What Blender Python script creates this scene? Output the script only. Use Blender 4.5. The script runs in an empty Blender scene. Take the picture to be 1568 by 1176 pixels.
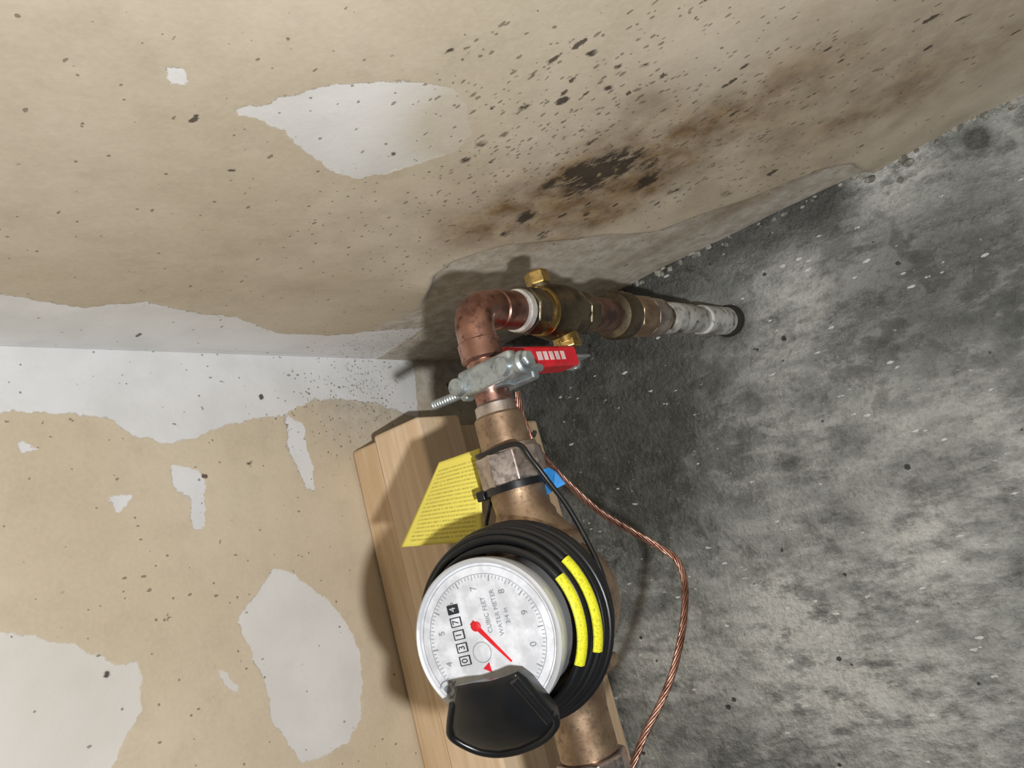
import bpy, bmesh, math, random
import numpy as np
from mathutils import Vector, Matrix
random.seed(7); rng=np.random.default_rng(5)
sc=bpy.context.scene
sc.view_settings.view_transform='Standard'
sc.view_settings.look='None'

# ---------------------------------------------------------------- camera
ex=Vector((-0.262,-0.7477,-0.6104)); fw=Vector((0.2018,0.576,-0.792)).normalized()
ex=(ex-fw*ex.dot(fw)).normalized(); dn=fw.cross(ex).normalized()
C=Vector((-0.257,-0.642,0.793))
cam=bpy.data.cameras.new('camera'); co=bpy.data.objects.new('camera',cam); sc.collection.objects.link(co)
co.matrix_world=Matrix(((ex.x,-dn.x,-fw.x,C.x),(ex.y,-dn.y,-fw.y,C.y),(ex.z,-dn.z,-fw.z,C.z),(0,0,0,1)))
cam.sensor_width=36; cam.lens=36*1150/1568; cam.clip_start=.01
sc.camera=co
def sight(u,v): return ex*((u-784)/1150)+dn*((v-588)/1150)+fw
def on(u,v,ax,val=0.0):
    r=sight(u,v); return C+r*((val-C[ax])/r[ax])
def at(u,v,t): return C+sight(u,v)*t
def A2(pts): return [(lambda p:(p.y,p.z))(on(u,v,0)) for u,v in pts]
def B2(pts): return [(lambda p:(p.x,p.z))(on(u,v,1)) for u,v in pts]
def F2(pts): return [(lambda p:(p.x,p.y))(on(u,v,2)) for u,v in pts]

# ---------------------------------------------------------------- node helper
def lin(c):
    return tuple(((x/255)/12.92 if x/255<=.04045 else ((x/255+.055)/1.055)**2.4) for x in c)+(1,)
class G:
    def __init__(s,name):
        s.m=bpy.data.materials.new(name); s.m.use_nodes=True; s.t=s.m.node_tree
        s.b=s.t.nodes['Principled BSDF']; s.tc=s.t.nodes.new('ShaderNodeTexCoord')
    def L(s,a,b): s.t.links.new(a,b)
    def put(s,sock,v):
        if hasattr(v,'links') : s.L(v,sock)
        else: sock.default_value=v
    def n(s,ty,**k):
        x=s.t.nodes.new(ty)
        for a,b in k.items(): setattr(x,a,b)
        return x
    def math(s,op,a,b=0.0,clamp=False):
        x=s.n('ShaderNodeMath',operation=op,use_clamp=clamp); s.put(x.inputs[0],a); s.put(x.inputs[1],b); return x.outputs[0]
    def mr(s,v,a,b,c=0.0,d=1.0,ty='SMOOTHSTEP'):
        x=s.n('ShaderNodeMapRange',interpolation_type=ty); s.put(x.inputs[0],v)
        for i,q in enumerate((a,b,c,d)): s.put(x.inputs[i+1],q)
        return x.outputs[0]
    def mix(s,f,a,b,mode='MIX'):
        x=s.n('ShaderNodeMix',data_type='RGBA',blend_type=mode)
        s.put(x.inputs[0],f); s.put(x.inputs[6],a); s.put(x.inputs[7],b); return x.outputs[2]
    def noise(s,scale,detail=4,rough=.55,vec=None,dist=0):
        x=s.n('ShaderNodeTexNoise'); s.L(vec or s.tc.outputs['Object'],x.inputs['Vector'])
        x.inputs['Scale'].default_value=scale; x.inputs['Detail'].default_value=detail
        x.inputs['Roughness'].default_value=rough; x.inputs['Distortion'].default_value=dist
        return x.outputs['Fac']
    def map(s,scale=(1,1,1),rot=(0,0,0),loc=(0,0,0),vec=None):
        x=s.n('ShaderNodeMapping'); s.L(vec or s.tc.outputs['Object'],x.inputs[0])
        x.inputs['Scale'].default_value=scale; x.inputs['Rotation'].default_value=rot; x.inputs['Location'].default_value=loc
        return x.outputs[0]
    def vor(s,scale,vec=None):
        x=s.n('ShaderNodeTexVoronoi'); s.L(vec or s.tc.outputs['Object'],x.inputs['Vector']); x.inputs['Scale'].default_value=scale
        return x
    def spots(s,scale,frac,rmax,vec,wobn,wob=.9,chan=0,soft=.12):
        """irregular spots in a random fraction `frac` of the voronoi cells, radius up to rmax cells"""
        v=s.vor(scale,vec); sep=s.n('ShaderNodeSeparateColor'); s.L(v.outputs['Color'],sep.inputs[0])
        lo=s.math('SUBTRACT',1.0,frac)
        thr=s.mr(sep.outputs[chan],lo,1.0,0.0,rmax,'LINEAR')
        d=s.math('SUBTRACT',thr,s.math('MULTIPLY',v.outputs['Distance'],s.math('ADD',1-wob,s.math('MULTIPLY',wobn,2*wob))))
        return s.math('MULTIPLY',s.mr(d,0.0,soft*rmax*2),s.math('GREATER_THAN',sep.outputs[chan],lo))
    def attr(s,name):
        x=s.n('ShaderNodeAttribute',attribute_name=name); return x.outputs['Fac']
    def bump(s,h,strength=.3,dist=.001):
        x=s.n('ShaderNodeBump'); s.put(x.inputs['Height'],h); x.inputs['Strength'].default_value=strength; x.inputs['Distance'].default_value=dist
        s.L(x.outputs[0],s.b.inputs['Normal'])
    def out(s,col,rough=.6,metal=0.0,spec=.5):
        s.put(s.b.inputs['Base Color'],col); s.put(s.b.inputs['Roughness'],rough); s.put(s.b.inputs['Metallic'],metal)
        s.b.inputs['Specular IOR Level'].default_value=spec
        return s.m

def wall_mat(name,tan1,tan2,mud1,mud2,strokes):
    g=G(name)
    big=g.noise(5,5,.6); mid=g.noise(28,5,.6); fine=g.noise(260,4,.6); e1=g.noise(60,6,.65); 
    tan=g.mix(g.mr(big,.35,.65),lin(tan1),lin(tan2))
    tan=g.mix(g.mr(mid,.45,.75,0,.3),tan,lin([c*.88 for c in tan1]))
    tan=g.mix(g.mr(fine,.3,.75,0,.18),tan,lin([min(255,c*1.1) for c in tan2]))
    low=g.attr('low')
    tan=g.mix(g.math('MULTIPLY',low,g.mr(mid,.2,.7,.6,1)),tan,g.mix(g.mr(e1,.35,.65),lin((212,206,196)),lin((178,170,156))))
    sd=g.math('ADD',g.attr('mud'),g.math('MULTIPLY',g.math('SUBTRACT',e1,.5),.016))
    mm=g.math('MULTIPLY',g.mr(sd,-.0008,.0010),g.attr('mudw'))
    mud=g.mix(g.mr(g.noise(14,4),.35,.65),lin(mud1),lin(mud2))
    mud=g.mix(g.mr(fine,.5,.8,0,.2),mud,lin([c*.94 for c in mud1]))
    col=g.mix(mm,tan,mud)
    st=g.math('MULTIPLY',g.attr('stain'),g.mr(g.noise(22,6,.65),.25,.7,.45,1.15),clamp=True)
    col=g.mix(st,col,g.mix(g.mr(g.noise(40,5),.4,.65),lin((116,92,64)),lin((150,127,95))))
    bl=g.math('MULTIPLY',g.attr('blot'),g.mr(g.noise(110,6,.7,vec=g.map(*strokes)),.3,.68,.1,1.5))
    col=g.mix(g.mr(bl,.22,.8,0,.9),col,lin((52,44,36)))
    sp=g.attr('speck')
    m1=g.spots(150,g.math('MULTIPLY',sp,.26),.50,g.map(*strokes),fine)
    m2=g.spots(360,g.math('MULTIPLY',sp,.45),.55,g.map(strokes[0],strokes[1],(.2,.7,.4)),fine,.9,1)
    col=g.mix(g.math('MULTIPLY',m1,.85),col,lin((62,52,44)))
    col=g.mix(g.math('MULTIPLY',m2,.6),col,lin((84,72,60)))
    m3=g.spots(420,g.attr('dust'),.6,g.map((1,1,1),(0,0,0),(.3,.2,.1)),fine,.9,1)
    col=g.mix(g.math('MULTIPLY',m3,.65),col,lin((95,82,70)))
    h=g.math('ADD',g.math('MULTIPLY',fine,.25),g.math('ADD',g.math('MULTIPLY',mm,.8),g.math('MULTIPLY',g.noise(45,5),.9)))
    g.bump(h,.5,.0012)
    return g.out(col,g.math('SUBTRACT',.8,g.math('MULTIPLY',mm,.25)),0,.3)

# ---------------------------------------------------------------- grids with condition maps
def sdf(P,poly):
    poly=np.array(poly); n=len(poly); best=np.full(len(P),1e9); ins=np.zeros(len(P),bool)
    for i in range(n):
        a=poly[i]; b=poly[(i+1)%n]; ab=b-a; t=np.clip(((P-a)@ab)/(ab@ab+1e-12),0,1)
        d=np.hypot(*(P-(a+t[:,None]*ab)).T); best=np.minimum(best,d)
        c=((a[1]>P[:,1])!=(b[1]>P[:,1]))&(P[:,0]<(b[0]-a[0])*(P[:,1]-a[1])/(b[1]-a[1]+1e-12)+a[0]); ins^=c
    return np.where(ins,best,-best)
def gs(P,c,r,r2=None,ang=0):
    r2=r2 or r; d=P-np.array(c); ca,sa=math.cos(ang),math.sin(ang)
    x=d[:,0]*ca+d[:,1]*sa; y=-d[:,0]*sa+d[:,1]*ca
    return np.exp(-(x/r)**2-(y/r2)**2)
def axis(lo,hi,flo,fhi,step):
    a=np.arange(flo,fhi+1e-9,step)
    l=np.linspace(lo,flo,6)[:-1] if lo<flo-1e-6 else np.array([])
    r=np.linspace(fhi,hi,8)[1:] if hi>fhi+1e-6 else np.array([])
    return np.concatenate([l,a,r])
def gridmesh(name,ca,cb,fn3,attrs,mat,flip=False):
    Aa,Bb=np.meshgrid(ca,cb,indexing='ij'); P=np.stack([Aa.ravel(),Bb.ravel()],1)
    V=fn3(P); na,nb=len(ca),len(cb)
    i=np.arange(na-1)[:,None]*nb+np.arange(nb-1)[None,:]
    f=np.stack([i,i+nb,i+nb+1,i+1],-1).reshape(-1,4)
    if flip: f=f[:,::-1]
    me=bpy.data.meshes.new(name); me.vertices.add(len(V)); me.vertices.foreach_set('co',V.astype(np.float32).ravel())
    me.loops.add(f.size); me.loops.foreach_set('vertex_index',f.astype(np.int32).ravel())
    me.polygons.add(len(f)); me.polygons.foreach_set('loop_start',np.arange(0,f.size,4,dtype=np.int32))
    me.update(); me.validate()
    for k,fu in attrs(P).items():
        at_=me.attributes.new(k,'FLOAT','POINT'); at_.data.foreach_set('value',fu.astype(np.float32))
    me.polygons.foreach_set('use_smooth',np.ones(len(f),bool))
    o=bpy.data.objects.new(name,me); sc.collection.objects.link(o); me.materials.append(mat); return o
def vnoise(P,s,seed):
    r=np.random.default_rng(seed).random((64,64)); q=P*s; i=np.floor(q).astype(int); f=q-i; f=f*f*(3-2*f)
    g=lambda a,b: r[(i[:,0]+a)%64,(i[:,1]+b)%64]
    return (g(0,0)*(1-f[:,0])+g(1,0)*f[:,0])*(1-f[:,1])+(g(0,1)*(1-f[:,0])+g(1,1)*f[:,0])*f[:,1]

# right wall (x=0), coordinates (y,z)
patch=A2([(352,168),(400,160),(440,142),(480,132),(560,122),(640,122),(690,128),(715,160),(720,200),(700,225),(640,245),(590,262),(545,268),(510,255),(480,240),(450,210),(420,190),(390,178)])
chip=A2([(262,108),(272,107),(283,124),(272,122)])
bandA=A2([(-60,440),(0,447),(60,460),(130,468),(220,460),(290,475),(360,485),(400,500),(425,508),(500,512),(580,505),(650,500)])
bandA=[(bandA[0][0],2.4)]+bandA+[(.02,bandA[-1][1]-.02),(.02,2.4)]
lowA=A2([(640,470),(660,410),(690,388),(770,362),(900,350),(1000,340),(1060,318),(1150,290),(1250,245),(1300,236)])
lowA=[(.02,lowA[0][1]+.02)]+lowA+[(lowA[-1][0]-.01,-.05),(.02,-.05)]
def attA(P):
    m=np.maximum.reduce([sdf(P,patch),sdf(P,chip)+.002,sdf(P,bandA)])
    pw=1-.8*np.clip(sum(gs(P,c,.045) for c in A2([(720,165),(745,200)])),0,1)
    low=np.clip(sdf(P,lowA)/.012+.5,0,1)
    st=np.zeros(len(P))
    for (u,v,r,r2,ang,w) in [(880,265,.075,.035,-.5,.8),(960,250,.06,.03,-.5,.65),(830,310,.06,.035,0,.75),(760,290,.05,.05,0,.4),(1050,215,.10,.03,-.3,.65),(1000,150,.02,.03,0,.3),(720,340,.04,.03,0,.6),(1150,170,.14,.05,-.2,.4),(1100,330,.1,.02,0,.6),(1450,80,.2,.12,0,.36),(1300,180,.15,.05,0,.4),(880,335,.08,.02,0,.55),(560,330,.08,.08,0,.15),(420,420,.1,.08,0,.15),(950,310,.05,.02,0,.4)]:
        st+=w*gs(P,A2([(u,v)])[0],r,r2,ang)
    bl=np.zeros(len(P))
    for (u,v,r,w) in [(880,258,.016,1.2),(930,248,.022,1.1),(925,262,.018,.8),(990,270,.015,1.1),(800,323,.010,1.2),(830,345,.009,.9),(880,290,.020,.6),(860,150,.004,1.7),(905,212,.006,1),(735,215,.005,.8),(990,245,.012,.9),(770,200,.005,.7),(840,275,.012,.7),(1110,285,.009,.6),(770,345,.010,.7),(1030,285,.010,.7),(815,110,.003,1.3),(945,98,.003,1.2),(985,95,.0035,1.3),(930,130,.003,1.1),(688,75,.0025,1.4),(905,78,.003,1.2),(800,160,.004,1.1),(712,240,.005,.9),(955,235,.014,.8),(355,257,.0022,1.4),(30,245,.002,1)]:
        bl+=w*gs(P,A2([(u,v)])[0],r,r*.8)
    sp=.02*np.ones(len(P))
    for (u,v,r,w) in [(900,120,.06,.45),(820,150,.05,.45),(960,220,.08,.75),(870,220,.06,.6),(1060,220,.08,.65),(760,250,.05,.5),(1180,160,.1,.3),(1000,90,.05,.3),(1280,180,.1,.22),(620,300,.05,.15),(700,100,.04,.1)]:
        sp+=w*gs(P,A2([(u,v)])[0],r)
    du=.012+.45*np.clip(gs(P,A2([(560,540)])[0],.05)+gs(P,A2([(620,520)])[0],.06),0,1)+.06*gs(P,A2([(950,200)])[0],.15)+.06*gs(P,A2([(650,330)])[0],.12)
    return dict(mud=m,mudw=pw,low=low,stain=np.clip(st,0,.95),blot=bl,speck=np.clip(sp,0,1.0),dust=du)
def fA(P):
    low=np.clip(1-P[:,1]/.10,0,1)
    d=-sdf(P,lowA); t=np.clip((d+.007)/.009,0,1); t=t*t*(3-2*t)
    win=np.clip((-.13-P[:,0])/.08,0,1)*np.clip((P[:,0]+.75)/.2,0,1)
    bulge=.009*t*np.exp(-np.clip(d,0,9)/.10)*win*(.75+.5*vnoise(P,25,4))
    x=-(.003*low**1.5*vnoise(P,22,1)+.0015*vnoise(P,14,2)*np.clip(P[:,1]/.1,0,1)+bulge)
    x=np.where(P[:,0]>-.01,0,x)
    return np.stack([x,P[:,0],P[:,1]],1)
mA=wall_mat('drywall_right',(194,182,160),(210,199,180),(222,222,220),(234,234,233),((1,.5,1.0),(math.radians(30),0,0),(0,0,0)))
gridmesh('wall_right',axis(-1.7,0,-.96,0,.003),axis(0,2.4,0,.78,.003),fA,attA,mA,flip=False)

# back wall (y=0), coordinates (x,z)
bandB=B2([(-60,628),(0,630),(100,632),(160,640),(200,665),(240,678),(300,672),(330,655),(400,640),(440,635),(470,615),(520,610),(580,620),(640,640)])
bandB=[(bandB[0][0],2.4)]+bandB+[(.02,bandB[-1][1]-.02),(.02,2.4)]
polyB=[B2(p) for p in ([(415,868),(450,880),(490,910),(520,940),(540,970),(552,1010),(555,1060),(548,1110),(530,1140),(490,1160),(460,1165),(440,1140),(415,1100),(413,1070),(400,1040),(385,1000),(362,955),(375,930),(405,890)],
 [(-80,960),(0,972),(50,975),(100,985),(150,1005),(180,1020),(212,1012),(218,1050),(215,1090),(190,1130),(170,1176),(150,1250),(-80,1250)],
 [(262,715),(300,720),(312,745),(308,810),(298,808),(292,760),(270,745)],
 [(440,640),(460,650),(470,700),(480,750),(470,745),(455,710),(443,690)],
 [(170,765),(198,762),(180,783)],[(26,670),(57,690),(35,690)],[(330,1022),(345,1035),(362,1055),(350,1050)])]
def attB(P):
    m=sdf(P,bandB)
    for i,p in enumerate(polyB): m=np.maximum(m,sdf(P,p)+(0 if i<2 else .002))
    w=1-.35*gs(P,B2([(100,1050)])[0],.25)*(P[:,0]<-.2)
    low=np.clip((.30-P[:,1])/.08,0,1)*np.clip(1.3+P[:,0]/.11,0,1)
    bl=np.zeros(len(P))
    for (u,v,r) in [(400,608,.003),(163,1033,.003),(382,710,.003),(258,945,.003),(462,1020,.002),(95,905,.002),(505,835,.002)]:
        bl+=1.2*gs(P,B2([(u,v)])[0],r)
    z=np.zeros(len(P))
    du=.012+.35*gs(P,B2([(565,590)])[0],.045)+.08*gs(P,B2([(500,640)])[0],.08)
    return dict(mud=m,mudw=w,low=low,stain=z,blot=bl,speck=.02+z,dust=du)
def fB(P):
    y=-.001*vnoise(P,14,3); y=np.where(P[:,0]>-.01,0,y)
    return np.stack([P[:,0],y,P[:,1]],1)
mB=wall_mat('drywall_back',(205,191,166),(216,203,180),(224,225,225),(235,236,237),((1,1,.6),(0,math.radians(40),0),(0,0,0)))
gridmesh('wall_back',axis(-1.7,0,-.72,0,.003),axis(0,2.4,0,.78,.003),fB,attB,mB,flip=True)

# floor
def attF(P):
    L=np.zeros(len(P)); D=np.zeros(len(P))
    for (u,v,r,w) in [(1220,440,.05,.7),(1190,920,.03,1.0),(1360,265,.035,1.3),(1420,190,.03,.6),(1200,690,.03,.3),(1480,620,.05,.4),(1380,660,.03,.4),(1430,840,.05,.6),(1560,700,.05,.5),(1250,1060,.07,.6),(1460,1100,.1,.6),(1100,1000,.08,.5),(1000,1020,.05,.55),(1560,300,.05,.4),(1300,800,.1,.35),(1180,560,.06,.35),(1250,980,.06,.35)]:
        L+=w*gs(P,F2([(u,v)])[0],r)
    for (u,v,r,w) in [(850,580,.13,1),(960,700,.12,.8),(930,600,.1,.6),(1000,780,.05,.5),(1210,710,.012,1.1),(1495,212,.010,2.2),(1300,790,.02,.6),(1200,320,.05,1),(1000,400,.05,1.3),(1100,360,.04,1.2),(1120,495,.020,1.4),(1260,300,.03,.9),(1400,450,.07,.7),(1500,340,.06,.5),(900,450,.08,1),(1450,700,.04,.4),(1030,560,.07,.4)]:
        D+=w*gs(P,F2([(u,v)])[0],r)
    return dict(light=L,dark=D)
def fF(P):
    z=.003*(vnoise(P,18,8)-.5)+.002*(vnoise(P,45,9)-.5)
    return np.stack([P[:,0],P[:,1],z],1)
g=G('concrete_floor')
st_=((1,.40,1),(0,0,math.radians(-28)))
n1=g.noise(9,7,.6,dist=.4); n2=g.noise(38,7,.65); n3=g.noise(170,5,.6); n4=g.noise(420,3,.6); n5=g.noise(18,8,.7,vec=g.map(*st_),dist=.6)
n6=g.noise(26,6,.6,vec=g.map(loc=(3,2,1)),dist=.5)
n7=g.noise(150,4,.6,vec=g.map(*st_)); n8=g.noise(60,6,.7,vec=g.map(st_[0],st_[1],(1,2,3)))
col=g.mix(g.mr(n1,.36,.62),lin((92,95,92)),lin((134,137,133)))
col=g.mix(g.mr(n5,.50,.62,0,.8),col,lin((170,172,167)))
col=g.mix(g.mr(n2,.45,.68,0,.5),col,lin((154,156,152)))
col=g.mix(g.mr(n6,.50,.60,0,.6),col,lin((78,81,78)))
col=g.mix(g.mr(n8,.52,.64,0,.45),col,lin((180,182,177)))
col=g.mix(g.mr(n2,.50,.30,0,.6),col,lin((62,64,60)))
lt=g.math('MULTIPLY',g.attr('light'),g.mr(n8,.35,.6,.15,1.3),clamp=True)
col=g.mix(lt,col,g.mix(g.mr(n3,.3,.7),lin((176,177,172)),lin((210,210,204))))
dk=g.math('MULTIPLY',g.attr('dark'),g.mr(n2,.3,.7,.7,1.1),clamp=True)
col=g.mix(g.math('MULTIPLY',dk,.82),col,lin((54,55,51)))
col=g.mix(g.mr(n3,.55,.75,0,.4),col,lin((62,62,58)))
wsp=g.math('MULTIPLY',g.mr(n7,.68,.72),g.mr(n1,.42,.58,.15,1))
col=g.mix(g.math('MULTIPLY',wsp,.85),col,lin((232,233,230)))
m1=g.spots(300,g.mr(n5,.4,.65,.005,.06),.55,g.map(*st_),n4)
col=g.mix(g.math('MULTIPLY',m1,.8),col,lin((228,229,225)))
m2=g.spots(140,.02,.45,g.map(loc=(.4,.1,0)),n4)
col=g.mix(g.math('MULTIPLY',m2,.9),col,lin((36,34,30)))
g.bump(g.math('ADD',g.math('MULTIPLY',n2,1.0),g.math('ADD',g.math('MULTIPLY',n3,.6),g.math('MULTIPLY',n8,.6))),1.0,.005)
fm=g.out(col,g.mr(n6,.58,.44,.12,.5),0,.6)
gridmesh('floor',axis(-1.7,0,-.9,0,.004),axis(-1.7,0,-1.0,0,.004),fF,attF,fm)

# ---------------------------------------------------------------- builders
def metal(name,c1,c2,rough=.35,scale=60,met=1.0,grime=(60,48,38),gr=.35,bump=.15):
    g=G(name); a=g.noise(scale,5,.6); b=g.noise(scale*4,4,.6)
    col=g.mix(g.mr(a,.35,.65),lin(c1),lin(c2)); col=g.mix(g.mr(b,.52,.72,0,gr),col,lin(grime))
    g.bump(g.math('ADD',a,g.math('MULTIPLY',b,.4)),bump,.001)
    return g.out(col,g.mr(b,.3,.7,rough*.75,min(1,rough*1.4)),met)
def plain(name,c,rough=.5,met=0,spec=.5):
    g=G(name); a=g.noise(90,4,.6)
    return g.out(g.mix(g.mr(a,.35,.65),lin(c),lin([x*.86 for x in c])),rough,met,spec)
copper=metal('copper',(186,144,130),(132,96,86),.34,50,gr=.6)
oldcopper=metal('aged_copper',(150,120,110),(108,88,82),.5,80,gr=.5)
brass=metal('brass',(204,178,116),(170,140,84),.3,70)
bronze=metal('bronze_casting',(172,148,122),(138,114,92),.45,60,gr=.35,met=.85)
darkbrass=metal('tarnished_brass',(132,120,100),(86,78,66),.45,60)
nickel=metal('plated_nut',(206,194,186),(160,146,138),.4,60)
galv=metal('galvanized_steel',(190,198,200),(150,158,162),.42,80,met=.8)
greypipe=metal('weathered_steel',(210,210,204),(104,102,94),.65,30,met=.1,gr=.8,bump=.5)
solder=metal('solder',(230,230,226),(196,196,192),.35,120,met=.6)
blackp=plain('black_plastic',(24,25,27),.3)
cablem=plain('black_cable_jacket',(22,23,25),.35)
redv=plain('red_vinyl',(215,30,45),.35)
whitep=plain('white_print',(240,215,215),.6)
facem=plain('dial_white',(218,221,227),.5)
bezelm=metal('dial_bezel',(214,216,219),(196,199,203),.35,30,met=.3,grime=(180,180,180),gr=.1,bump=.02)
inkm=plain('dial_ink',(40,44,48),.6); greyink=plain('dial_grey_ink',(138,143,150),.6)
redi=plain('dial_red',(220,30,40),.5)
bluem=plain('blue_tape',(50,145,225),.55)

def empty(name,loc=(0,0,0)):
    o=bpy.data.objects.new(name,None); o.empty_display_size=.02; sc.collection.objects.link(o); o.location=loc; return o
def addmesh(name,V,F,mat,par=None,smooth=True,ang=35):
    me=bpy.data.meshes.new(name); me.from_pydata([tuple(v) for v in V],[],F); 
    bm=bmesh.new(); bm.from_mesh(me); bmesh.ops.recalc_face_normals(bm,faces=bm.faces); bm.to_mesh(me); bm.free()
    me.materials.append(mat)
    if smooth:
        for p in me.polygons: p.use_smooth=True
        me.set_sharp_from_angle(angle=math.radians(ang))
    o=bpy.data.objects.new(name,me); sc.collection.objects.link(o)
    if par is not None:
        o.parent=par; o.matrix_parent_inverse=Matrix.Translation(-par.location)
    return o
def basis(d,hint=Vector((0,0,1))):
    d=d.normalized()
    if abs(d.dot(hint))>.95: hint=Vector((1,0,0))
    a=(hint-d*hint.dot(d)).normalized(); b=d.cross(a); return a,b,d
def lathe(name,prof,p,d,mat,par,seg=56,n=None):
    a,b,d=basis(d); V=[];F=[]
    for s,r in prof:
        for i in range(seg):
            t=2*math.pi*i/seg; V.append(p+d*s+(a*math.cos(t)+b*math.sin(t))*r)
    m=len(prof)
    for j in range(m-1):
        for i in range(seg):
            F.append((j*seg+i,j*seg+(i+1)%seg,(j+1)*seg+(i+1)%seg,(j+1)*seg+i))
    F.append(tuple(range(seg))); F.append(tuple((m-1)*seg+i for i in range(seg)))
    return addmesh(name,V,F,mat,par)
def hexn(name,s0,s1,r,p,d,mat,par,n=6,bev=.0012,rot=0):
    a,b,d=basis(d); V=[];F=[]
    R=r/math.cos(math.pi/n)
    for s,q in ((s0,R-bev),(s0+bev,R),(s1-bev,R),(s1,R-bev)):
        for i in range(n):
            t=2*math.pi*i/n+rot; V.append(p+d*s+(a*math.cos(t)+b*math.sin(t))*q)
    for j in range(3):
        for i in range(n): F.append((j*n+i,j*n+(i+1)%n,(j+1)*n+(i+1)%n,(j+1)*n+i))
    F.append(tuple(range(n))); F.append(tuple(3*n+i for i in range(n)))
    o=addmesh(name,V,F,mat,par,smooth=False)
    bm=o.modifiers.new('b','BEVEL'); bm.width=.0006; bm.segments=2
    return o
def crom(pts,k=10,closed=False):
    P=[Vector(p) for p in pts]; o=[]; n=len(P)
    rngi=range(n if closed else n-1)
    for i in rngi:
        if closed: p0,p1,p2,p3=P[i-1],P[i],P[(i+1)%n],P[(i+2)%n]
        else: p0,p1,p2,p3=P[max(i-1,0)],P[i],P[i+1],P[min(i+2,n-1)]
        for j in range(k):
            t=j/k; o.append(.5*((2*p1)+(p2-p0)*t+(2*p0-5*p1+4*p2-p3)*t*t+(3*p1-p0-3*p2+p3)*t**3))
    if not closed: o.append(P[-1])
    return o
def frames(path):
    T=[(path[min(i+1,len(path)-1)]-path[max(i-1,0)]).normalized() for i in range(len(path))]
    a,_,_=basis(T[0]); A=[]
    for t in T:
        a=(a-t*a.dot(t)).normalized(); A.append((a,t.cross(a)))
    return T,A
def sweepVF(path,r,seg,V,F,closed=False):
    T,A=frames(path); base=len(V); m=len(path)
    for i,p in enumerate(path):
        rr=r(i/(m-1)) if callable(r) else r
        for k in range(seg):
            t=2*math.pi*k/seg; V.append(p+(A[i][0]*math.cos(t)+A[i][1]*math.sin(t))*rr)
    for i in range(m-1):
        for k in range(seg): F.append((base+i*seg+k,base+i*seg+(k+1)%seg,base+(i+1)*seg+(k+1)%seg,base+(i+1)*seg+k))
    if not closed:
        F.append(tuple(base+k for k in range(seg))); F.append(tuple(base+(m-1)*seg+k for k in range(seg)))
def tube(name,path,r,mat,par,seg=14):
    V=[];F=[]; sweepVF(path,r,seg,V,F); return addmesh(name,V,F,mat,par,ang=60)
def box(name,c,ax,hs,mat,par,bev=.001,seg=3):
    V=[];
    for i in (-1,1):
        for j in (-1,1):
            for k in (-1,1): V.append(c+ax[0]*hs[0]*i+ax[1]*hs[1]*j+ax[2]*hs[2]*k)
    F=[(0,1,3,2),(4,6,7,5),(0,4,5,1),(2,3,7,6),(0,2,6,4),(1,5,7,3)]
    o=addmesh(name,V,F,mat,par,smooth=False)
    if bev:
        b=o.modifiers.new('b','BEVEL'); b.width=bev; b.segments=seg
        for p in o.data.polygons: p.use_smooth=True
        o.data.set_sharp_from_angle(angle=math.radians(35))
    return o
X=Vector((1,0,0)); Y=Vector((0,1,0)); Z=Vector((0,0,1))

# ---------------------------------------------------------------- lumber
def wood(name,c1,c2,off):
    g=G(name); v=g.map((3.5,60,60),(0,.02,.015),off); a=g.noise(1.0,6,.6,vec=v,dist=1.2)
    f=g.noise(3.0,4,.6,vec=g.map((6,160,160),loc=off))
    col=g.mix(g.mr(a,.38,.62),lin(c1),lin(c2)); col=g.mix(g.mr(f,.5,.75,0,.3),col,lin([x*.85 for x in c1]))
    g.bump(f,.25,.001); return g.out(col,.6,0,.3)
w1=wood('pine_front',(226,196,160),(238,212,180),(0,0,0)); w2=wood('pine_back',(214,184,146),(226,200,166),(3,1,2)); w3=wood('pine_base',(206,178,144),(218,192,158),(5,4,1))
lum=empty('lumber_stack',(-.5,-.06,0))
ax3=(X,Y,Z)
def board(n,x1,y0,y1,z0,z1,m): box(n,Vector(((x1-1.1)/2,(y0+y1)/2,(z0+z1)/2)),ax3,((x1+1.1)/2,abs(y1-y0)/2,(z1-z0)/2),m,lum,.004)
board('top_board_back',-.113,-.0025,-.046,.180,.241,w2)
board('top_board_front',-.108,-.047,-.117,.180,.246,w1)
board('middle_board',-.114,-.003,-.095,.091,.1795,w3)
board('bottom_board',-.112,-.003,-.090,.002,.0905,w3)

# ---------------------------------------------------------------- pipe run
E=Vector((-.1115,-.369,.44)); FT=Vector((-.0886,-.369,0)); D=(FT-E).normalized(); H=Vector((-1,0,0)); LR=(FT-E).length
pipe=empty('water_service_pipe',FT)
arc=[]; R=.019
a0=E+D*R; a1=E+H*R
for i in range(17):
    t=i/16; arc.append((1-t)**2*a0+2*t*(1-t)*E+t*t*a1)
path=[E+D*.03]+arc+[E+H*.032]
tube('copper_elbow',path,.0122,copper,pipe,32)
lathe('elbow_socket_lower',[(.026,.0122),(.027,.0132),(.046,.0132),(.0475,.0118)],E,D,copper,pipe)
lathe('elbow_socket_side',[(.022,.0122),(.023,.0131),(.034,.0131),(.0355,.0115)],E,H,copper,pipe)
lathe('copper_stub',[(.044,.0115),(.056,.0115)],E,D,copper,pipe)
lathe('solder_ring',[(.048,.0118),(.049,.0145),(.0535,.015),(.0545,.012)],E,D,solder,pipe)
lathe('riser_nipple',[(.13,.0112),(.20,.0112)],E,D,greypipe,pipe)
lathe('copper_adapter',[(.142,.0125),(.1435,.0135),(.176,.0135),(.178,.012)],E,D,oldcopper,pipe)
lathe('compression_flange',[(.178,.012),(.180,.0185),(.183,.0200),(.199,.0200),(.203,.0185),(.205,.015)],E,D,darkbrass,pipe)
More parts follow.
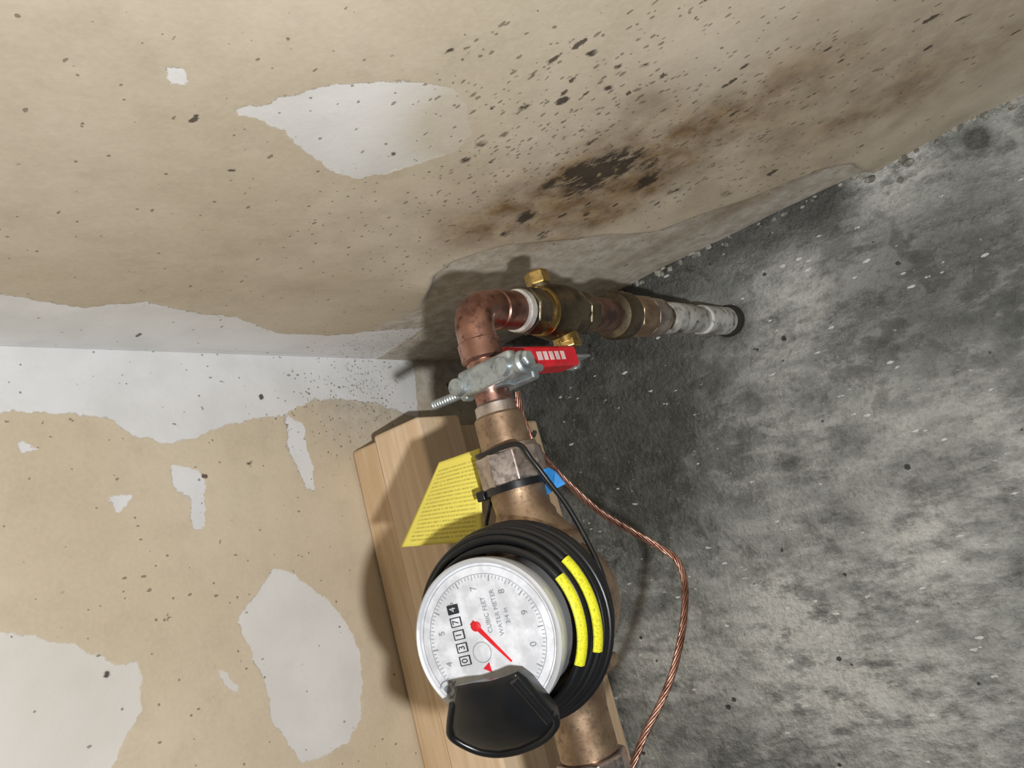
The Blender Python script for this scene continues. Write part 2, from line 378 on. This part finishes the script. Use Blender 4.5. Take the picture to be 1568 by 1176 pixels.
hexn('compression_nut',.206,.236,.0175,E,D,bronze,pipe,8)
lathe('compression_sleeve',[(.236,.014),(.237,.0172),(.262,.0172),(.266,.0125)],E,D,nickel,pipe)
lathe('riser_dark_joint',[(.262,.0125),(.30,.0125)],E,D,darkbrass,pipe)
lathe('riser_lower',[(.278,.0142),(.28,.0150),(.335,.0150),(.338,.0130),(.362,.0130),(.364,.0150),(LR-.008,.0150)],E,D,greypipe,pipe)
lathe('floor_sleeve',[(LR-.012,.0152),(LR-.008,.0165),(LR+.003,.018)],E,D,plain('floor_grout',(52,52,48),.7),pipe)
lathe('copper_run',[(.03,.0108),(.074,.0108)],E,H,copper,pipe)
lathe('solder_joint',[(.062,.0110),(.0635,.0128),(.068,.0130),(.070,.0135)],E,H,nickel,pipe)
lathe('bronze_tailpiece',[(.0695,.0135),(.071,.0150),(.090,.0152),(.0915,.0140),(.097,.0140)],E,H,bronze,pipe)
hexn('union_nut',.0925,.1125,.0188,E,H,nickel,pipe,8)
lathe('union_lip',[(.089,.015),(.0905,.0178),(.0935,.0182),(.0945,.0170)],E,H,nickel,pipe)
lathe('outlet_tailpiece',[(.232,.0145),(.262,.0140),(.31,.0140)],E,H,bronze,pipe)
hexn('outlet_union_nut',.266,.288,.0188,E,H,nickel,pipe,8)
lathe('outlet_pipe',[(.284,.0125),(.62,.0125)],E,H,copper,pipe)

# ---------------------------------------------------------------- ball valve
vc=E+D*.100; valve=empty('ball_valve',vc)
P1=-X
P1=(P1-D*P1.dot(D)).normalized(); Q1=D.cross(P1).normalized()
hexn('upper_hex',.0555,.071,.0160,E,D,darkbrass,valve,8)
lathe('valve_body',[(.070,.0145),(.074,.0150),(.082,.0185),(.092,.0205),(.106,.0205),(.116,.0185),(.122,.0150),(.126,.0145)],E,D,darkbrass,valve)
lathe('body_ring',[(.0745,.0165),(.076,.0175),(.079,.0175),(.0805,.0165)],E,D,brass,valve)
hexn('lower_hex',.124,.138,.0158,E,D,darkbrass,valve,8)
lathe('stem_boss',[(.012,.010),(.024,.0095)],vc,P1,brass,valve)
hexn('packing_nut',.021,.029,.0088,vc,P1,brass,valve)
lathe('stem',[(.028,.0038),(.044,.0038)],vc,P1,galv,valve,24)
hexn('stem_nut',.0385,.0435,.0052,vc-D*.002,P1,galv,valve)
lathe('drain_boss',[(.012,.0075),(.022,.0075)],vc-D*.012,-P1,darkbrass,valve)
hexn('drain_cap',.020,.031,.0078,vc-D*.012,-P1,brass,valve)
hc=vc+P1*.036-D*.012
box('handle_plate',hc+D*.008,(D,Q1,P1),(.018,.0075,.0012),galv,valve,.001)
out=[]; L0,L1,w=.004,-.074,.0092
for i in range(13):
    t=math.pi*i/12; out.append((L1-0.0+ -math.sin(t)*w*.9, -math.cos(t)*w))
out+= [(L0,w),(L0,-w)]
V=[];F=[];m=len(out)
for h,k in ((-.0072,.82),(-.0056,1),(.0056,1),(.0072,.82)):
    for s,q in out: V.append(hc+D*(s)+Q1*q*k+P1*h)
for j in range(3):
    for i in range(m): F.append((j*m+i,j*m+(i+1)%m,(j+1)*m+(i+1)%m,(j+1)*m+i))
F.append(tuple(range(m)));F.append(tuple(3*m+i for i in range(m)))
addmesh('red_handle_grip',V,F,redv,valve)
side=Q1 if Q1.y<0 else -Q1
for i,(s,l) in enumerate(((-.014,.004),(-.021,.004),(-.028,.004),(-.035,.004),(-.042,.005))):
    box('handle_lettering_%d'%(i+1),hc+D*s+side*.0093,(D,P1,side),(l*.55,.0030,.0002),whitep,valve,0)

# ---------------------------------------------------------------- ground clamp
K=E+H*.0485; gc=empty('ground_clamp',K)
lathe('saddle',[(-.007,.0112),(-.0065,.0142),(.0065,.0142),(.007,.0112)],K,H,galv,gc)
box('upper_jaw',K+Z*.0125-Y*.011+X*.001,(X,Y,Z),(.0078,.021,.0042),galv,gc,.0025)
box('lower_jaw',K-Z*.0125-Y*.006,(X,Y,Z),(.0070,.021,.0035),galv,gc,.002)
for i,yy in enumerate((.010,-.026)):
    lathe('clamp_bolt_%d'%(i+1),[(-.019,.0026),(.017,.0026)],K+Y*yy,Z,galv,gc,20)
    lathe('bolt_head_%d'%(i+1),[(.0155,.0048),(.0165,.0058),(.0205,.0052),(.021,.0035)],K+Y*yy,Z,galv,gc,24)
lathe('wire_lug',[(0,.0060),(.001,.0070),(.011,.0070),(.0125,.0055)],K+Z*.0105-Y*.026-X*.001,-Y+Z*.1,galv,gc,28)
hexn('lug_screw',.0125,.0165,.0044,K+Z*.0105-Y*.026,-Y+Z*.1,galv,gc)
lathe('long_screw',[(.01,.0026),(.046,.0026)],K-Z*.002,Y+Z*.12,galv,gc,20)
for i in range(12): lathe('thread_%d'%(i+1),[(.022+i*.002,.0025),(.0228+i*.002,.0031),(.0236+i*.002,.0025)],K-Z*.002,Y+Z*.12,galv,gc,16)
hexn('screw_nut',.0165,.022,.0058,K-Z*.002,Y+Z*.12,galv,gc)

# ---------------------------------------------------------------- stranded ground wire
wp=[at(*q) for q in [(792,600,.452),(800,640,.450),(820,685,.45),(850,720,.46),(880,750,.465),(920,785,.47),(970,815,.475),(1010,838,.475),(1035,856,.47),(1047,885,.465),(1049,920,.455),(1044,970,.445),(1030,1030,.435),(1010,1080,.43),(985,1130,.425),(955,1210,.42),(925,1300,.42)]]
wp=crom(wp,14); T,Af=frames(wp); V=[];F=[]; acc=0; ph=[]
for i in range(len(wp)):
    if i: acc+=(wp[i]-wp[i-1]).length
    ph.append(acc/.035*2*math.pi)
for k in range(6):
    pth=[wp[i]+(Af[i][0]*math.cos(ph[i]+k*math.pi/3)+Af[i][1]*math.sin(ph[i]+k*math.pi/3))*.0014 for i in range(len(wp))]
    sweepVF(pth,.00078,7,V,F)
addmesh('copper_ground_wire',V,F,metal('copper_wire',(186,146,130),(140,102,88),.4,120),None,ang=60)

# ---------------------------------------------------------------- meter
B=Vector((-.2955,-.367,.44)); NN=Vector((0,-.28,.96)).normalized(); U=Vector((0,-NN.z,NN.y)).normalized(); Vv=Vector((-1,0,0))
met=empty('water_meter',B)
lathe('bronze_body',[(-.034,.020),(-.033,.030),(-.028,.036),(-.010,.040),(.012,.041),(.020,.0415),(.021,.0455),(.030,.0455),(.031,.040),(.040,.038)],B,NN,bronze,met,72)
for k in range(4):
    t=math.pi/4+k*math.pi/2
    hexn('body_bolt_%d'%(k+1),.012,.034,.0042,B+U*math.cos(t)*.046+Vv*math.sin(t)*.046,NN,bronze,met)
lathe('inlet_neck',[(.1125,.0150),(.114,.0172),(.128,.0165),(.1315,.0185),(.1345,.0185),(.14,.022),(.150,.030)],E,H,bronze,met)
lathe('outlet_neck',[(.208,.030),(.221,.024),(.228,.0185),(.243,.0165),(.265,.0165)],E,H,bronze,met)
hd=.0864
lathe('register_can',[(.036,.034),(.067,.034),(.072,.0360),(hd-.010,.0370),(hd-.004,.0376),(hd-.001,.0374),(hd,.0364),(hd-.0006,.0352),(hd-.003,.0346)],B,NN,bezelm,met,96)
DC=B+NN*(hd-.0022)
def dp(a,b,h=0): return DC+U*a+Vv*b+NN*h
def disc(name,c,r,h,mat,seg=64,r0=0):
    V=[];F=[]
    if r0:
        for i in range(seg):
            t=2*math.pi*i/seg; V.append(c+(U*math.cos(t)+Vv*math.sin(t))*r0+NN*h); V.append(c+(U*math.cos(t)+Vv*math.sin(t))*r+NN*h)
        for i in range(seg): j=(i+1)%seg; F.append((2*i,2*i+1,2*j+1,2*j))
    else:
        V=[c+(U*math.cos(2*math.pi*i/seg)+Vv*math.sin(2*math.pi*i/seg))*r+NN*h for i in range(seg)]; F=[tuple(range(seg))]
    return addmesh(name,V,F,mat,met,smooth=False)
disc('dial_face',DC,.0350,.0002,facem)
V=[];F=[]
def rad(a0,r0,r1,w,V,F):
    c,s=math.cos(a0),math.sin(a0); e=U*c+Vv*s; q=Vv*c-U*s; b=len(V)
    for r,k in ((r0,-1),(r1,-1),(r1,1),(r0,1)): V.append(DC+e*r+q*w*k+NN*.0004)
    F.append((b,b+1,b+2,b+3))
for i in range(100):
    rad(2*math.pi*i/100,.0265 if i%10==0 else (.0272 if i%5==0 else .0280),.0295,.00028 if i%10==0 else .00016,V,F)
addmesh('dial_ticks',V,F,greyink,met,smooth=False)
disc('dial_ring_inner',DC,.0300,.0004,greyink,96,.02975)
disc('dial_ring_outer',DC,.0338,.0004,greyink,96,.03355)
def text(name,s,a,b,size,mat,rot=0,h=.0004):
    cu=bpy.data.curves.new(name,'FONT'); cu.body=s; cu.size=size; cu.align_x='CENTER'; cu.align_y='CENTER'; cu.extrude=.00005
    o=bpy.data.objects.new(name+'_tmp',cu); sc.collection.objects.link(o)
    dg=bpy.context.evaluated_depsgraph_get(); me=bpy.data.meshes.new_from_object(o.evaluated_get(dg))
    tx=(-Vv)*math.cos(rot)+(-U)*math.sin(rot); ty=NN.cross(tx)
    p=dp(a,b,h)
    me.transform(Matrix(((tx.x,ty.x,NN.x,p.x),(tx.y,ty.y,NN.y,p.y),(tx.z,ty.z,NN.z,p.z),(0,0,0,1))))
    bpy.data.objects.remove(o); me.materials.clear(); me.materials.append(mat)
    ob=bpy.data.objects.new(name,me); sc.collection.objects.link(ob); ob.parent=met; ob.matrix_parent_inverse=Matrix.Translation(-met.location)
for i in range(10):
    t=2*math.pi*i/10+.3; rr=.0235; text('numeral_%d'%i,str(i),rr*math.cos(t),rr*math.sin(t),.0046,greyink,0)
for i,b in enumerate((-.0165,-.0105,-.0045,.0015,.0075)):
    c=dp(-.0135,b,.0006); box('odometer_window_%d'%(i+1),c,(U,Vv,NN),(.0026,.0020,.0002),facem if i else inkm,met,0)
    for k,(a2,b2,hu,hv) in enumerate(((-.0026,0,.0002,.0021),(.0026,0,.0002,.0021),(0,-.0020,.0027,.0002),(0,.0020,.0027,.0002))):
        box('window_frame_%d_%d'%(i+1,k+1),c+U*a2+Vv*b2,(U,Vv,NN),(hu,hv,.0004),inkm,met,0)
    text('odometer_digit_%d'%(i+1),'47130'[i],-.0135,b,.0046,inkm if i else facem,0,.0010)
text('unit_text','CUBIC FEET',.003,-.0105,.0032,greyink); text('maker_text','WATER METER',.0085,-.0105,.0032,greyink); text('size_text','3/4 in',.013,-.008,.0032,greyink)
disc('leak_dial',dp(-.004,.0055),.0048,.0004,greyink,48,.0045)
disc('corner_dial',dp(-.0265,.0185),.0042,.0004,greyink,48,.0036); disc('corner_dial_dot',dp(-.0265,.0185),.0018,.0004,greyink,32)
h0=(-.0035,-.0065); h1=(.0100,.0122); dx,dy=h1[0]-h0[0],h1[1]-h0[1]; l=math.hypot(dx,dy); px,py=-dy/l,dx/l
def pl(k,w,h): return dp(h0[0]+dx*k+px*w,h0[1]+dy*k+py*w,h)
addmesh('sweep_hand',[pl(-.12,-.0014,.0012),pl(-.12,.0014,.0012),pl(.3,.0010,.0012),pl(1,.0005,.0012),pl(1,-.0005,.0012),pl(.3,-.0010,.0012)],[(0,1,2,3,4,5)],redi,met,smooth=False)
lathe('hand_hub',[(.0004,.0022),(.0018,.0022),(.0021,.0016)],dp(*h0),NN,redi,met,24)
addmesh('flow_triangle',[dp(-.0052,.0128,.0008),dp(-.0015,.0105,.0008),dp(-.0012,.0152,.0008)],[(0,1,2)],redi,met,smooth=False)
# coiled sensor cable
V=[];F=[]
pile=[(.036,.0470),(.0405,.0480),(.045,.0485),(.0495,.0484),(.054,.0478),(.0582,.0464),(.0622,.0446),(.0660,.0424),(.038,.0440),(.046,.0445),(.053,.0440),(.059,.0420),(.043,.0400),(.052,.0395),(.0690,.0398)]
for k,(h,r) in enumerate(pile):
    h+=random.uniform(-.0006,.0006); r+=random.uniform(-.0005,.0009)
    ox,oy=random.uniform(-.0008,.0018),random.uniform(-.0022,.0006); ti=random.uniform(-.0022,.0022)
    pth=[B+NN*(h+ti*math.cos(2*math.pi*i/72+k))+U*(ox+r*math.cos(2*math.pi*i/72))+Vv*(oy+r*math.sin(2*math.pi*i/72)) for i in range(73)]
    sweepVF(pth,.0021,10,V,F,closed=True)
addmesh('coiled_cable',V,F,cablem,met,ang=60)
g=G('yellow_label'); tx=g.noise(900,3,.7)
ylab=g.out(g.mix(g.mr(tx,.54,.60,0,.4),lin((218,216,44)),lin((90,88,24))),.5)
for k,(pa,pb,t0,t1) in enumerate((((.0730,.0412),(.0690,.0446),-26,32),((.0660,.0470),(.0616,.0500),-32,24))):
    V=[];F=[];n=30
    for i in range(n+1):
        t=math.radians(t0+(t1-t0)*i/n); e=U*math.cos(t)+Vv*math.sin(t)
        for h,r in ((pa[0]-.0006,pa[1]-.0008),pa,((pa[0]+pb[0])/2+.0008,(pa[1]+pb[1])/2+.0008),pb,(pb[0]-.001,pb[1]-.0004)): V.append(B+NN*h+e*r)
    for i in range(n):
        for j in range(4): F.append((5*i+j,5*i+j+1,5*i+j+6,5*i+j+5))
    addmesh('yellow_cable_label_%d'%(k+1),V,F,ylab,met,ang=60)
# black lid
LP=at(770,1092,.330); LN=(NN*.85+Vv*.45).normalized()
def lidp(u,v):
    r=sight(u,v); return C+r*((LP-C).dot(LN)/r.dot(LN))
lo=[lidp(*q) for q in [(697,1052),(722,1047),(750,1044),(775,1036),(790,1030),(803,1040),(825,1068),(846,1094),(850,1110),(832,1132),(800,1148),(765,1155),(735,1152),(708,1141),(690,1128),(688,1112),(692,1080)]]
cen=sum(lo,Vector())/len(lo); V=[];F=[];m=len(lo)
for h,k in ((-.014,.90),(-.003,1.0),(-.0008,.985),(.0006,.94),(.0026,.75),(.0042,.45),(.0046,.2)):
    for p in lo: V.append(cen+(p-cen)*k+(NN if h<-.001 else LN)*h)
for j in range(6):
    for i in range(m): F.append((j*m+i,j*m+(i+1)%m,(j+1)*m+(i+1)%m,(j+1)*m+i))
F.append(tuple(range(m)));F.append(tuple(6*m+i for i in range(m)))
o=addmesh('register_lid',V,F,blackp,met,ang=50)
tube('lid_hinge_bar',[lidp(788,1036)+LN*.002,lidp(842,1098)+LN*.002],.0022,blackp,met)
tube('lid_hinge_pin',[dp(-.004,.040,-.004),dp(.020,.0385,-.004)],.0042,blackp,met)
tube('lid_rim',crom([p-NN*.001 for p in lo[7:]],4),.0019,blackp,met)

RW=E+H*.086
cp=[RW+H*(.001*i)+(Y*math.cos(math.radians(a))+Z*math.sin(math.radians(a)))*.0185 for i,a in enumerate((-150,-110,-70,-30,5,40,75))]
cp=crom(cp+[at(*q) for q in [(790,680,.418),(815,705,.414),(842,740,.412),(870,777,.408),(900,830,.402),(922,880,.395),(935,940,.390),(933,985,.392),(920,1030,.395)]],10)
tube('sensor_cable',cp,.0015,cablem,met,12)
cp=crom([at(*q) for q in [(745,800,.45),(742,835,.43),(738,850,.40)]],8); tube('sensor_cable_tail',[at(752,765,.46)]+cp,.0013,cablem,met,10)
ti=empty('cable_tie',E+H*.1145)
V=[];F=[]; n=48
for i in range(n):
    t=2*math.pi*i/n; e=Y*math.cos(t)+Z*math.sin(t)
    for s,r in ((.1120,.0190),(.1160,.0190),(.1160,.0180),(.1120,.0180)): V.append(E+H*s+e*r)
for i in range(n):
    j=(i+1)%n
    for k in range(4): F.append((4*i+k,4*i+(k+1)%4,4*j+(k+1)%4,4*j+k))
addmesh('tie_band',V,F,blackp,ti)
box('tie_head',E+H*.114+(Y*.75+Z*.5).normalized()*.021,(X,Y,Z),(.003,.003,.003),blackp,ti,.0008)

# yellow tag
g=G('yellow_tag_paper')
uvx=g.attr('tu'); uvy=g.attr('tv')
wv=g.math('FRACT',g.math('MULTIPLY',uvx,21.0)); line=g.math('MULTIPLY',g.mr(wv,.25,.32),g.mr(wv,.72,.65))
comb=g.n('ShaderNodeCombineXYZ'); g.put(comb.inputs[0],g.math('MULTIPLY',g.math('FLOOR',g.math('MULTIPLY',uvx,21.0)),7.3)); g.put(comb.inputs[1],g.math('MULTIPLY',uvy,70.0))
wd=g.noise(1.0,2,.6,vec=comb.outputs[0])
marg=g.math('MULTIPLY',g.mr(uvy,.08,.1),g.mr(uvy,.93,.90)); marg=g.math('MULTIPLY',marg,g.math('MULTIPLY',g.mr(uvx,.08,.09),g.mr(uvx,.95,.93)))
f=g.math('MULTIPLY',g.math('MULTIPLY',line,g.mr(wd,.42,.5)),marg)
yt=g.out(g.mix(g.math('MULTIPLY',f,.5),lin((228,214,96)),lin((110,102,44))),.6)
tg=empty('paper_warning_tag',at(690,770,.47))
c00,c10,c11,c01=at(672,708,.485),at(735,686,.468),at(740,828,.458),at(613,838,.490)
V=[];F=[];n=24;us=[];vs=[]
for i in range(n+1):
    for j in range(n+1):
        a=i/n;b=j/n; p=(c00*(1-a)+c10*a)*(1-b)+(c01*(1-a)+c11*a)*b
        p=p+(Y*-.5+Z*.5)*(.004*math.sin(math.pi*a)*math.sin(math.pi*b*.9)-.003*math.sin(3*b))
        V.append(p); us.append(a); vs.append(b)
for i in range(n):
    for j in range(n):
        q=i*(n+1)+j; F.append((q,q+1,q+n+2,q+n+1))
me=bpy.data.meshes.new('tag_sheet'); me.from_pydata([tuple(v) for v in V],[],F)
for nm,dd in (('tu',vs),('tv',us)):
    a_=me.attributes.new(nm,'FLOAT','POINT'); a_.data.foreach_set('value',dd)
me.materials.append(yt); o=bpy.data.objects.new('tag_sheet',me); sc.collection.objects.link(o); o.parent=tg; o.matrix_parent_inverse=Matrix.Translation(-tg.location)
for p in me.polygons: p.use_smooth=True
so=o.modifiers.new('s','SOLIDIFY'); so.thickness=.0003
bt=[at(*q) for q in [(822,722,.440),(840,716,.434),(850,722,.432),(866,741,.434),(848,750,.432),(828,766,.440)]]
o=addmesh('blue_tape_flag',bt,[(0,1,2,5),(2,3,4,5)],bluem,None,smooth=False); so=o.modifiers.new('s','SOLIDIFY'); so.thickness=.0006

# ---------------------------------------------------------------- mortar crumbs along wall base
V=[];F=[]
def blob(c,r):
    b=len(V); ico=bmesh.new(); bmesh.ops.create_icosphere(ico,subdivisions=2,radius=1)
    sx,sy,sz=r*random.uniform(.7,1.4),r*random.uniform(.8,1.7),r*random.uniform(.4,.8); sd=random.random()*9
    for v_ in ico.verts:
        k=1+.25*math.sin(v_.co.x*5+sd)*math.cos(v_.co.y*4+sd); V.append(c+Vector((v_.co.x*sx*k,v_.co.y*sy*k,v_.co.z*sz*k)))
    for f_ in ico.faces: F.append(tuple(b+q.index for q in f_.verts))
    ico.free()
for i in range(110):
    y=random.uniform(-.9,-.25); blob(Vector((-random.uniform(.001,.009),y,random.uniform(-.001,.003))),random.uniform(.0012,.0035))
for i in range(10):
    p=on(random.uniform(1320,1400),random.uniform(235,285),2); blob(Vector((p.x,p.y,.0)),random.uniform(.002,.005))
g=G('mortar_crumbs'); a=g.noise(120,4); addmesh('mortar_debris',V,F,g.out(g.mix(g.mr(a,.4,.6),lin((110,108,100)),lin((160,158,150))),.85),None,ang=50)

# ---------------------------------------------------------------- light
l=bpy.data.lights.new('phone_flash','POINT'); l.energy=19; l.shadow_soft_size=.006; l.color=(1,.99,.98)
l.use_nodes=True; lt_=l.node_tree; em=[n for n in lt_.nodes if n.type=='EMISSION'][0]
lf=lt_.nodes.new('ShaderNodeLightFalloff'); lf.inputs['Strength'].default_value=1.0; lt_.links.new(lf.outputs['Linear'],em.inputs['Strength'])
lo_=bpy.data.objects.new('phone_flash',l); lo_.location=C+ex*.05+dn*.038; sc.collection.objects.link(lo_)
w=bpy.data.worlds.new('world'); sc.world=w; w.use_nodes=True; w.node_tree.nodes['Background'].inputs[0].default_value=(.93,.97,1,1); w.node_tree.nodes['Background'].inputs[1].default_value=.06
